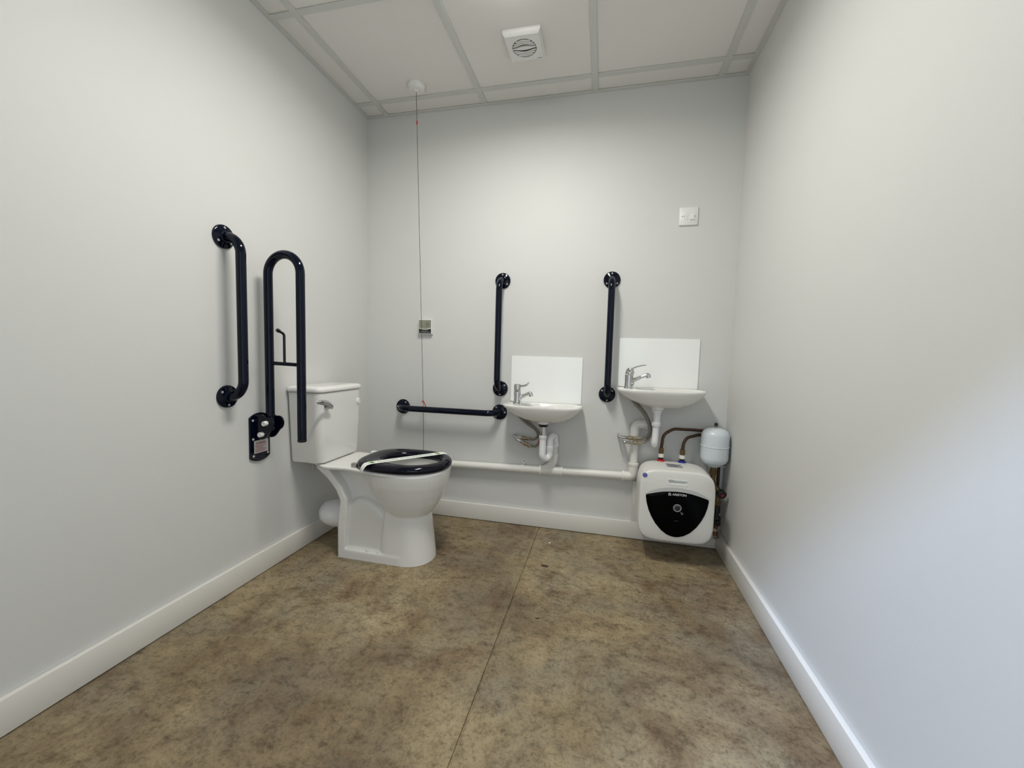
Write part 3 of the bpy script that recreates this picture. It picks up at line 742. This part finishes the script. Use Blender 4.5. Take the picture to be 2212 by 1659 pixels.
# ------------------------------------------------------------------ water heater
HX, HZ = 1.797, .2905
bm = box(B(), (1.617, -.016, SH+.0005), (1.985, -.0002, .322), .001)
tag(obj('mounting_board', bm, m_wall, org=(1.8, 0, .1), sm=False), 'pale painted board on the wall behind the water heater', 'board')
t = thing('water_heater', 'small square white water heater with black front panel on the back wall', 'water heater', (HX, -.14, HZ))
def sq(y, hx, hz, n=64, e=5.2, dz=0.0):
    out = []
    for k in range(n):
        a = 2*PI*k/n; c, s = math.cos(a), math.sin(a)
        out.append(Vector((HX + hx*sgnpow(c, 2/e), y, HZ+dz + hz*sgnpow(s, 2/e))))
    return [Vector((HX+(p.x-HX)*.978, p.y, HZ+(p.z-HZ)*.985)) for p in out]
bm = B()
loft(bm, [sq(-.0165, .140, .144), sq(-.019, .150, .158), sq(-.058, .153, .168), sq(-.085, .168, .174), sq(-.12, .174, .1765), sq(-.20, .1735, .176), sq(-.250, .1725, .1745), sq(-.2600, .1715, .1735), sq(-.2640, .1700, .172), sq(-.2665, .1665, .1685), sq(-.2680, .160, .162), sq(-.270, .150, .152), sq(-.2745, .115, .115), sq(-.2765, .06, .06)])
shell = obj('casing', bm, m_heater, t, angle=50)
def front_y(x, z):
    """y of the domed casing front at (x, z)"""
    q = (abs((x-HX)/.978)**5.2 + abs((z-HZ)/.985)**5.2)**(1/5.2)
    tb = [(0, -.2768), (.06, -.2765), (.115, -.2745), (.151, -.270), (.161, -.2680), (.1675, -.2665), (.171, -.2640), (.1725, -.2600), (.18, -.250)]
    for (a, ya), (b, yb) in zip(tb, tb[1:]):
        if q <= b: return ya + (yb-ya)*(q-a)/(b-a)
    return -.238
def on_front(name, poly, lift, m, label=None, parent=t, rings=5):
    """thin part following the casing front, outline poly in (x, z)"""
    bm = B(); c = (sum(p[0] for p in poly)/len(poly), sum(p[1] for p in poly)/len(poly)); R_ = []
    def ring(f, l): return [Vector((c[0]+(x-c[0])*f, front_y(c[0]+(x-c[0])*f, c[1]+(z-c[1])*f)-l, c[1]+(z-c[1])*f)) for x, z in poly]
    R_ = [ring(1.0, -.001), ring(1.0, lift*.6), ring(.985, lift)] + [ring(f, lift) for f in (.8, .6, .4, .2, .03)]
    loft(bm, R_)
    return obj(name, bm, m, parent, label, angle=40)
# black shield-shaped panel : arc on top, rounded taper to the bottom
key_r = [(0.0, .078), (.030, .0765), (.062, .072), (.095, .064), (.120, .056), (.131, .0515), (.1345, .047), (.1345, .041), (.130, .012), (.121, -.020), (.107, -.052), (.088, -.084), (.062, -.114), (.038, -.132), (.018, -.140), (0.0, -.1425)]
out = [(HX+x*1.03, HZ+z) for x, z in key_r] + [(HX-x*1.03, HZ+z) for x, z in key_r[-2:0:-1]]
band_o = [(-.1445, .052), (-.112, .073), (-.07, .0885), (0, .0965), (.07, .0885), (.112, .073), (.1445, .052)]
band_i = [(.1425, .0505), (.126, .0585), (.095, .0675), (0, .081), (-.095, .0675), (-.126, .0585), (-.1425, .0505)]
bm = B(); bo = spline([(x, 0, z) for x, z in band_o], 4); bi = spline([(x, 0, z) for x, z in band_i[::-1]], 4)
lo_ = [Vector((HX+p.x, front_y(HX+p.x, HZ+p.z)-.0006, HZ+p.z)) for p in bo]; li_ = [Vector((HX+p.x, front_y(HX+p.x, HZ+p.z)-.0006, HZ+p.z)) for p in bi]
back = Vector((0, .002, 0))
loft(bm, [[a, b, b+back, a+back] for a, b in zip(lo_, li_)])
obj('recess_shade', bm, m_heater_shade, t, 'pale grey crescent painted as recess shading above the black panel')  # thin crescent with the recess shading put into its colour
pn = on_front('front_panel', out, .0025, m_gloss_black, 'gloss black shield-shaped panel')
fy = lambda x, z: front_y(x, z) - .0028
def ringpart(name, r0, r1, m, parent, lab=None, cx=HX+.003, cz=HZ+.001, h=.001):
    bm = B(); y = fy(cx, cz)
    lathe(bm, (cx, y, cz), (0, -1, 0), [(r0, -.0005), (r0, h), (r1, h), (r1, -.0005)], 40)
    bm.faces.ensure_lookup_table()
    caps = [f for f in bm.faces if len(f.verts) > 4]; bmesh.ops.delete(bm, geom=caps, context='FACES_ONLY')
    return obj(name, bm, m, parent, lab)
bm = B(); lathe(bm, (HX+.003, fy(HX, HZ), HZ+.001), (0, -1, 0), [(.0148, -.0005), (.0148, .0025), (.0135, .0035), (.0001, .0035)], 40)
dial = obj('dial', bm, m_dial, t)
ringpart('dial_ring', .0165, .0180, m_logo, dial, 'silver ring round the dial')
ringpart('dial_ring', .0128, .0136, m_logo, dial, h=.0042)
c0 = Vector((HX+.018, 0, HZ-.017)); dd = Vector((.72, 0, -.69)); ss = Vector((.69, 0, .72))
poly = [c0+ss*.0025, c0-ss*.0025, c0+dd*.013-ss*.0062, c0+dd*.015, c0+dd*.013+ss*.0062]
obj('dial_marker', prism(B(), poly, (0, fy(HX+.02, HZ-.02)-.0005, 0), (0, fy(HX+.02, HZ-.02)+.0003, 0)), m_marker, dial, 'grey printed pointer', sm=False)
lz = HZ+.0650
bm = text('ARISTON', .0138, (HX+.009, fy(HX, lz)-.0003, lz-.001), (1, 0, 0), (0, 0, 1), bold=.0003, sx=1.08)
hx0 = HX-.0335                                # house-shaped mark beside the name
def frame(pts_o, pts_i):
    b2 = B(); y = fy(HX, lz)-.0003; n = len(pts_o)
    loft(b2, [[Vector((o[0], y-.0004, o[1])), Vector((i[0], y-.0004, i[1])), Vector((i[0], y+.0004, i[1])), Vector((o[0], y+.0004, o[1]))] for o, i in zip(pts_o+pts_o[:1], pts_i+pts_i[:1])], False, False)
    return b2
def house(s): return [(hx0-.0062*s, lz-.0068*s), (hx0+.0062*s, lz-.0068*s), (hx0+.0062*s, lz+.0015*s), (hx0, lz+.0080*s), (hx0-.0062*s, lz+.0015*s)]
join(bm, frame(house(1), house(.78))); join(bm, frame(house(.52), house(.30)))
obj('maker_logo', bm, m_logo, pn, 'silver maker lettering with a house-shaped mark', sm=False)
bm = B(); small_print(bm, (HX-.008, fy(HX, HZ-.062)-.0002, HZ-.062), (1, 0, 0), (0, 0, 1), [(0, 1)], .018, .003, .0018); obj('panel_print', bm, m_marker, pn, sm=False)
# labels
q = [(HX-.046, HZ+.108), (HX+.047, HZ+.106), (HX+.047, HZ+.134), (HX-.046, HZ+.136)]
lb = on_front('rating_label', q, .0008, m_paper, 'white label with grey small print')
bm = B()
for r, (za, rows) in enumerate(((.1300, [(0, .28), (0, .98)]), (.1225, [(.0, 1), (.08, .85)]), (.1150, [(0, .45), (0, 1)]))):
    small_print(bm, (HX-.042, front_y(HX, HZ+.12)-.0009, HZ+za), (1, 0, 0), (0, 0, 1), rows, .085, .0030, .0017)
obj('label_print', bm, m_inkgrey, lb, 'grey small print', sm=False)
bxc = (HX-.146, HZ+.141)
bm = B(); lathe(bm, (bxc[0], front_y(*bxc)+.002, bxc[1]), (-.25, -1, .25), [(.0108, -.002), (.0108, .003), (.0100, .0035), (.0001, .0036)], 28)
bd = obj('badge', bm, m_blue, t, 'round navy badge with a white rim')
bm = B(); n_ = Vector((-.25, -1, .25)).normalized(); xx = Vector((1, -.25, 0)).normalized(); c_ = Vector((bxc[0], front_y(*bxc)+.002, bxc[1])) + n_*.0037
for a0, a1, ra, rb in ((.4, 2.6, .0078, .0090), (3.3, 5.9, .0088, .0100)):
    zz = xx.cross(n_)*-1; P = [c_ + (xx*math.cos(a) + zz*math.sin(a))*ra for a in [a0+(a1-a0)*k/12 for k in range(13)]]
    tube(bm, P, .0005, 6)
small_print(bm, c_ - xx*.005 + Vector((0, 0, -.001)), xx, (0, 0, 1), [(0, 1)], .010, .003, .0022)
obj('badge_print', bm, m_logo, bd, 'white marks on the badge', sm=False)
top_z = lambda y: HZ + (.1785 if y > -.2 else .178)
bm = B(); zt_ = HZ+.1737
box(bm, (HX-.040, -.205, zt_-.0004), (HX+.034, -.140, zt_+.0006)); tl = obj('top_label', bm, m_silverlab, t, 'silver label on the top', sm=False)
bm = B(); small_print(bm, (HX-.036, -.153, zt_+.0006), (1, 0, 0), (0, 1, 0), [(0, .6), (.05, .95), (0, .9), (0.05, .7), (.1, 1)], .066, .0115, .0065); obj('label_print', bm, m_inkdark, tl, 'dark print on the silver label', sm=False)
RX, BXc, CY = 1.743, 1.845, -.085
for x, m_, nm in ((RX, m_red, 'red'), (BXc, m_blue, 'blue')):
    bm = B(); lathe(bm, (x, CY, HZ+.1725), (0, 0, 1), [(.019, 0), (.020, .002), (.019, .006), (.012, .008), (.0001, .008)], 28); obj('inlet_collar', bm, m_, t, nm + ' collar')

# copper supply pipes
def supply(x, path, label):
    t = thing('copper_pipe', label, 'pipe', (x, CY, HZ+.185), 'copper pipes into the heater')
    z0 = HZ+.1815
    bm = B(); cyl(bm, (x, CY, z0), (x, CY, z0+.010), .0125, n=20); obj('threaded_stub', bm, m_black, t)
    bm = B(); cyl(bm, (x, CY, z0+.010), (x, CY, z0+.029), .0150, .0145, n=8, bev=.001); obj('plastic_nut', bm, m_pipe, t, 'cream plastic nut')
    bm = B(); cyl(bm, (x, CY, z0+.029), (x, CY, z0+.042), .0125, n=20, bev=.001); hexnut(bm, (x, CY, z0+.036), (x, CY, z0+.052), .0135); cyl(bm, (x, CY, z0+.052), (x, CY, z0+.058), .011, n=20)
    obj('compression_nut', bm, m_brass, t, 'brass compression fitting')
    bm = B(); tube(bm, path, .0078, 18); obj('tube', bm, m_copper, t)
supply(RX, fillet([(RX, CY, HZ+.240), (RX+.006, CY, .600), (1.80, CY+.018, .629), (1.90, CY+.055, .624), (2.00, -.0135, .620), (2.018, -.0135, .45)], [.045, .06, .05, .03, .02], 8), 'longer dark copper pipe arching from the red collar to the white vessel')
supply(BXc, fillet([(BXc, CY, HZ+.240), (BXc+.006, CY, .588), (1.93, CY+.061, .599), (1.985, -.0135, .597), (1.99, -.0135, .45)], [.045, .03, .03, .02], 8), 'shorter dark copper pipe curving from the blue collar to the white vessel')

# expansion vessel in the corner
VX, VY = 1.9925, -.090
t = thing('expansion_vessel', 'pale blue-white expansion vessel in the right corner above the heater valves', 'expansion vessel', (VX, VY, .465))
bm = B(); lathe(bm, (VX, VY, .4635), (0, 0, 1), [(.0001, 0), (.028, .001), (.044, .007), (.056, .018), (.0630, .033), (.0640, .042), (.0640, .094), (.0662, .0955), (.0662, .099), (.0640, .1005), (.0640, .150), (.0620, .160), (.0540, .173), (.040, .182), (.022, .187), (.0001, .189)], 48)
v = obj('vessel_body', bm, m_vessel, t)
bm = B(); cyl(bm, (VX, VY, .650), (VX, VY, .664), .0062, n=16); obj('valve_stem', bm, m_nickel, t)
bm = B(); lathe(bm, (VX, VY, .661), (0, 0, 1), [(.0072, 0), (.0078, .002), (.0074, .012), (.005, .0155), (.0001, .016)], 20); obj('valve_cap', bm, m_black, t, 'black valve cap')
bm = B()
for k in range(5):
    a = -1.05; zc_ = .545-.010*k; r_ = .0643
    for a2 in (a, a+.08):
        pass
    p = [Vector((VX+r_*math.cos(a+da), VY+r_*math.sin(a+da), zc_+dz)) for da, dz in ((0, 0), (.11, 0), (.11, .004), (0, .004))]
    n_ = Vector((math.cos(a+.05), math.sin(a+.05), 0)); prism(bm, p, n_*-.0003, n_*.0004)
obj('printed_marks', bm, m_paper, v, 'white printed marks', sm=False)
bm = B(); cyl(bm, (VX, VY, .4565), (VX, VY, .4655), .024, .030, n=24); obj('vessel_neck', bm, m_vessel, t)
# bracket behind
t = thing('vessel_bracket', 'white bracket on the wall under the expansion vessel', 'bracket', (2.015, -.01, .38))
bm = box(B(), (1.985, -.012, .300), (2.052, -.0002, .452), .001); obj('plate', bm, m_plastic, t, sm=False)
bm = box(B(), (1.965, -.0765, .452), (2.050, -.0005, .4563), .001)
obj('arm', bm, m_plastic, t, sm=False)

# safety valve group beneath the vessel
t = thing('safety_valve', 'brass safety valve assembly with red-centred black knob beside the heater', 'valve', (2.02, VY, .32))
vx = VX
bm = B(); cyl(bm, (vx, VY, .412), (vx, VY, .4564), .0125, n=20, bev=.001); hexnut(bm, (vx, VY, .418), (vx, VY, .438), .0175); cyl(bm, (vx, VY, .375), (vx, VY, .412), .011, n=20)
obj('vessel_union', bm, m_brass, t)
sx, sz = 2.020, .300
bm = B(); tube(bm, fillet([(vx, VY, .380), (vx, VY, .365), (sx, VY, .335), (sx, VY, .262)], .02, 6), .0135, 20); hexnut(bm, (sx, VY, .262), (sx, VY, .285), .0175)
obj('valve_body', bm, m_brass, t)
kd = Vector((.25, -1, -.35)).normalized(); k0 = Vector((sx-.004, VY, .345))
bm = B(); cyl(bm, k0, k0 + kd*.030, .0135, n=20, bev=.001); obj('valve_bonnet', bm, m_nickel, t)
bm = B(); lathe(bm, k0 + kd*.030, kd, [(.0185, 0), (.022, .002), (.022, .022), (.0195, .0245), (.0095, .0245), (.0001, .0245)], 24); kn = obj('knob', bm, m_black, t, 'black knob')
bm = B(); lathe(bm, k0 + kd*.0547, kd, [(.0065, -.001), (.0065, .0006), (.0001, .001)], 20); obj('knob_disc', bm, m_red, kn, 'red centre of the knob')
bm = B(); cyl(bm, (sx, VY, .222), (sx, VY, .262), .0165, n=20, bev=.002); cyl(bm, (sx, VY, .158), (sx, VY, .206), .0205, n=20, bev=.004); cyl(bm, (sx, VY, .2), (sx, VY, .23), .012, n=20)
cyl(bm, (sx, VY-.016, .185), (sx+.004, VY-.030, .180), .010, n=16, bev=.002)
obj('tundish', bm, m_black, t, 'black plastic tundish')
bm = B(); cyl(bm, (sx, VY, .105), (sx, VY, .160), .0105, n=20); obj('tail_pipe', bm, m_copper_b, t, 'copper tail pipe')
bm = B(); hexnut(bm, (sx, VY, .128), (sx, VY, .142), .0135); tube(bm, fillet([(sx, VY, .112), (sx, VY, .092), (2.040, -.06, .088), (2.0438, -.02, .098)], .01, 6), .0095, 16)
obj('drain_elbow', bm, m_steel, t)
bm = B(); cyl(bm, (2.036, -.020, .108), (2.036, -.020, .445), .0075, n=16)
tag(obj('copper_pipe', bm, m_copper, org=(2.036, -.02, .1)), 'thin dark vertical copper pipe in the right corner behind the brass valve', 'pipe', 'copper pipes into the heater')

# ------------------------------------------------------------------ wall fittings
SX, SZ = 1.8245, 1.7095
t = thing('switched_spur', 'white square double switch plate high on the back wall', 'switch', (SX, 0, SZ))
bm = B(); h = .0445
R_ = []
def rsq(y, hh, r): return [Vector((SX+cx2+r*math.cos(a0+k/4*PI/2), y, SZ+cz2+r*math.sin(a0+k/4*PI/2))) for cx2, cz2, a0 in ((hh-r, hh-r, 0), (-hh+r, hh-r, PI/2), (-hh+r, -hh+r, PI), (hh-r, -hh+r, 3*PI/2)) for k in range(5)]
loft(bm, [rsq(-.0002, h, .004), rsq(-.0065, h, .004), rsq(-.009, h-.0022, .004)])
pl = obj('plate', bm, m_plastic, t, angle=50)
bm = box(B(), (SX-.0195, -.0105, SZ-.019), (SX-.003, -.0088, SZ+.013), .0007); obj('fuse_carrier', bm, m_plastic, pl)
bm = B(); prism(bm, [Vector((0, -.0088, SZ-.019)), Vector((0, -.0145, SZ-.018)), Vector((0, -.0105, SZ+.012)), Vector((0, -.0088, SZ+.013))], (SX+.0065, 0, 0), (SX+.0235, 0, 0)); obj('rocker', bm, m_plastic, pl, sm=False)
bm = box(B(), (SX-.0215, -.0093, SZ-.005), (SX-.0198, -.0088, SZ+.004)); obj('fuse_slot', bm, m_inkdark, pl, 'dark slot', sm=False)
for x in (-.0315, .031):
    bm = B(); lathe(bm, (SX+x, -.0088, SZ-.001), (0, -1, 0), [(.0032, 0), (.003, .0008), (.0001, .001)], 14); obj('screw', bm, m_steel, pl)

AX, AZ = .395, 1.138
t = thing('alarm_reset_unit', 'small square alarm reset unit with grey and black face on the back wall', 'alarm unit', (AX, 0, AZ))
bm = box(B(), (AX-.043, -.022, AZ-.043), (AX+.043, -.0002, AZ+.043), .002); obj('housing', bm, m_plastic, t, angle=20)
n = 14
arcz = lambda s, o: AZ-.0070+o-.007*(1-s*s)
bm = B(); P = [Vector((AX-.0385+.077*k/n, 0, arcz(-1+2*k/n, .001))) for k in range(n+1)] + [Vector((AX+.0385, 0, AZ+.0395)), Vector((AX-.0385, 0, AZ+.0395))]
prism(bm, P, (0, -.0228, 0), (0, -.0215, 0)); fc = obj('grey_face', bm, m_olive, t, 'grey olive upper face', sm=False)
bm = B(); P = [Vector((AX-.0385+.077*k/n, 0, arcz(-1+2*k/n, -.0035))) for k in range(n+1)] + [Vector((AX+.0385, 0, AZ-.0395)), Vector((AX-.0385, 0, AZ-.0395))]
prism(bm, P, (0, -.0228, 0), (0, -.0215, 0)); bf = obj('black_face', bm, m_black, t, 'black lower face with pale print', sm=False)
bm = B(); small_print(bm, (AX-.020, -.0229, AZ-.0265), (1, 0, 0), (0, 0, 1), [(0, 1)], .040, .005, .0028); small_print(bm, (AX-.033, -.0229, AZ-.0315), (1, 0, 0), (0, 0, 1), [(0, 1), (0, 1)], .067, .0045, .0026); obj('face_print', bm, m_facep, bf, 'pale print', sm=False)
bm = B()
for zc_, a0, a1 in ((AZ+.0185, -.25, PI+.25), (AZ+.0085, PI-.25, 2*PI+.25)):
    P = [Vector((AX+.016+.0092*math.cos(a0+(a1-a0)*k/16), -.0231, zc_+.0068*math.sin(a0+(a1-a0)*k/16))) for k in range(17)]
    tube(bm, P, .0010, 8)
box(bm, (AX+.009, -.0234, AZ+.012), (AX+.023, -.0226, AZ+.0150)); cyl(bm, (AX+.000, -.0234, AZ+.0135), (AX+.000, -.0226, AZ+.0135), .0018, n=12)
obj('reset_symbol', bm, m_inkdark, fc, 'dark round printed symbol', sm=False)

# pull cord
t = thing('pull_cord', 'thin red emergency pull cord hanging from a white ceiling rose', 'pull cord', (.427, -.224, H))
bm = B(); lathe(bm, (.427, -.224, H+.005), (0, 0, -1), [(.044, 0), (.0445, .006), (.043, .018), (.038, .024), (.018, .0265), (.0135, .0275), (.0135, .032), (.010, .035), (.0001, .035)], 40)
obj('ceiling_rose', bm, m_plastic, t)
ca, cb = Vector((.427, -.224, H-.030)), Vector((.4065, -.0565, .657))
fz = lambda z: ca + (cb-ca)*((ca.z-z)/(ca.z-cb.z))
bm = B(); tube(bm, [ca, fz(1.6), fz(1.0), cb, Vector((.409, -.0565, .50)), Vector((.410, -.0565, .22))], .0013, 8); obj('cord', bm, m_cord, t)
bm = B(); p = fz(2.190); tube(bm, [p+Vector((0, 0, .010)), p+Vector((0, 0, .007)), p-Vector((0, 0, .007)), p-Vector((0, 0, .010))], [.002, .0036, .0036, .002], 12); obj('connector', bm, m_red, t, 'red cord connector')
bm = B(); tube(bm, fillet([(.397, -.058, .693), (.405, -.059, .703), (.421, -.060, .673), (.427, -.060, .649)], .004, 5), .0026, 10); obj('bangle', bm, m_red, t, 'red plastic bangle')

# extractor fan in the ceiling
FX, FY, FS = 1.035, -.398, .083
t = thing('extractor_fan', 'square white extractor fan with wavy round louvres in the ceiling', 'extractor fan', (FX, FY, H))
bm = B()
def fr(z, s): return [Vector((FX+a*s, FY+b*s, z)) for a, b in ((-1, -1), (1, -1), (1, 1), (-1, 1))]
RF = .054; zf = H-.021
vo = [[bm.verts.new(p) for p in fr(z, s)] for z, s in ((H+.0048, FS-.001), (H-.004, FS), (H-.0085, FS-.0015), (zf, FS-.0095))]
for a, b in zip(vo, vo[1:]):
    for k in range(4): bm.faces.new((a[k], a[(k+1) % 4], b[(k+1) % 4], b[k]))
N = 48; hole = [bm.verts.new((FX+RF*math.cos(2*PI*k/N-3*PI/4), FY+RF*math.sin(2*PI*k/N-3*PI/4), zf)) for k in range(N)]
hole2 = [bm.verts.new((v.co.x, v.co.y, zf+.012)) for v in hole]
for q_ in range(4):
    a, b = vo[-1][q_], vo[-1][(q_+1) % 4]; seg = [hole[(q_*12+k) % N] for k in range(13)]
    mid_ = 6
    for k in range(12): bm.faces.new((a if k < mid_ else b, seg[k+1], seg[k])) 
    bm.faces.new((a, b, seg[mid_]))
for k in range(N): bm.faces.new((hole[k], hole[(k+1) % N], hole2[(k+1) % N], hole2[k]))
bm.faces.new(hole2)
fan = obj('housing', bm, m_plastic, t, angle=20)
bm = B()
for v0, curv in ((.0425, .007), (.0320, .009), (.0215, .010), (-.0215, -.010), (-.0320, -.009), (-.0425, -.007)):
    R_ = []; half = math.sqrt(max(RF**2-v0**2, 0))*.985
    for k in range(17):
        s = -1+2*k/16; x = FX+half*s; y = FY+v0+curv*(math.cos(s*PI)*.5) - curv*.2
        w = .0029
        R_.append([Vector((x, y-w, zf+.0008)), Vector((x, y+w, zf+.0005)), Vector((x, y+w, zf+.0035)), Vector((x, y-w, zf+.0035))])
    loft(bm, R_)
R_ = []
for k in range(17):
    s = -1+2*k/16; w = .0022+.0085*math.cos(s*PI/2)**1.6
    R_.append([Vector((FX+RF*.985*s, FY-w, zf+.0004)), Vector((FX+RF*.985*s, FY+w, zf+.0004)), Vector((FX+RF*.985*s, FY+w, zf+.006)), Vector((FX+RF*.985*s, FY-w, zf+.006))])
loft(bm, R_)
obj('louvres', bm, m_plastic, t)
bm = B(); lathe(bm, (FX, FY, zf+.0115), (0, 0, -1), [(.0001, -.0002), (RF*.99, 0), (RF*.99, .001), (.0001, .001)], 40); obj('opening_shade', bm, m_dark, t, 'dark disc painted as the shade behind the louvres')  # shallow disc; its near-black colour stands in for shade between the louvres
bm = B(); small_print(bm, (FX+.048, FY+.068, zf-.0002), (1, 0, 0), (0, -1, 0), [(0, 1)], .020, .003, .003); obj('maker_print', bm, m_inkgrey, fan, sm=False)

# scraps lying on the floor
def scrap(x, y, r, m, label, h, sq=.55):
    bm = B(); n = 11; R_ = []
    rad = [r*random.uniform(.65, 1.1) for _ in range(n)]
    for z, k in ((.0003, 1), (h*.7, .92), (h, .6)):
        R_.append([Vector((x+rad[i]*k*math.cos(2*PI*i/n), y+rad[i]*k*sq*math.sin(2*PI*i/n), z)) for i in range(n)])
    loft(bm, R_); return tag(obj('scrap', bm, m, org=(x, y, 0)), label, 'debris', 'scraps on the floor')
m_scrap = mat('dark_scrap', (0.045, 0.035, 0.02), 0.8, noise=0.3, nscale=300)
scrap(1.207, -.427, .019, m_scrap, 'small dark brown scrap on the concrete floor right of the joint line', .003)
scrap(1.197, -.189, .0055, m_paper, 'tiny white chip on the concrete floor in front of the back skirting', .003, .9)
scrap(1.233, -.807, .009, m_scrap, 'thin dark sliver on the concrete floor, nearest the room centre', .0025, .3)
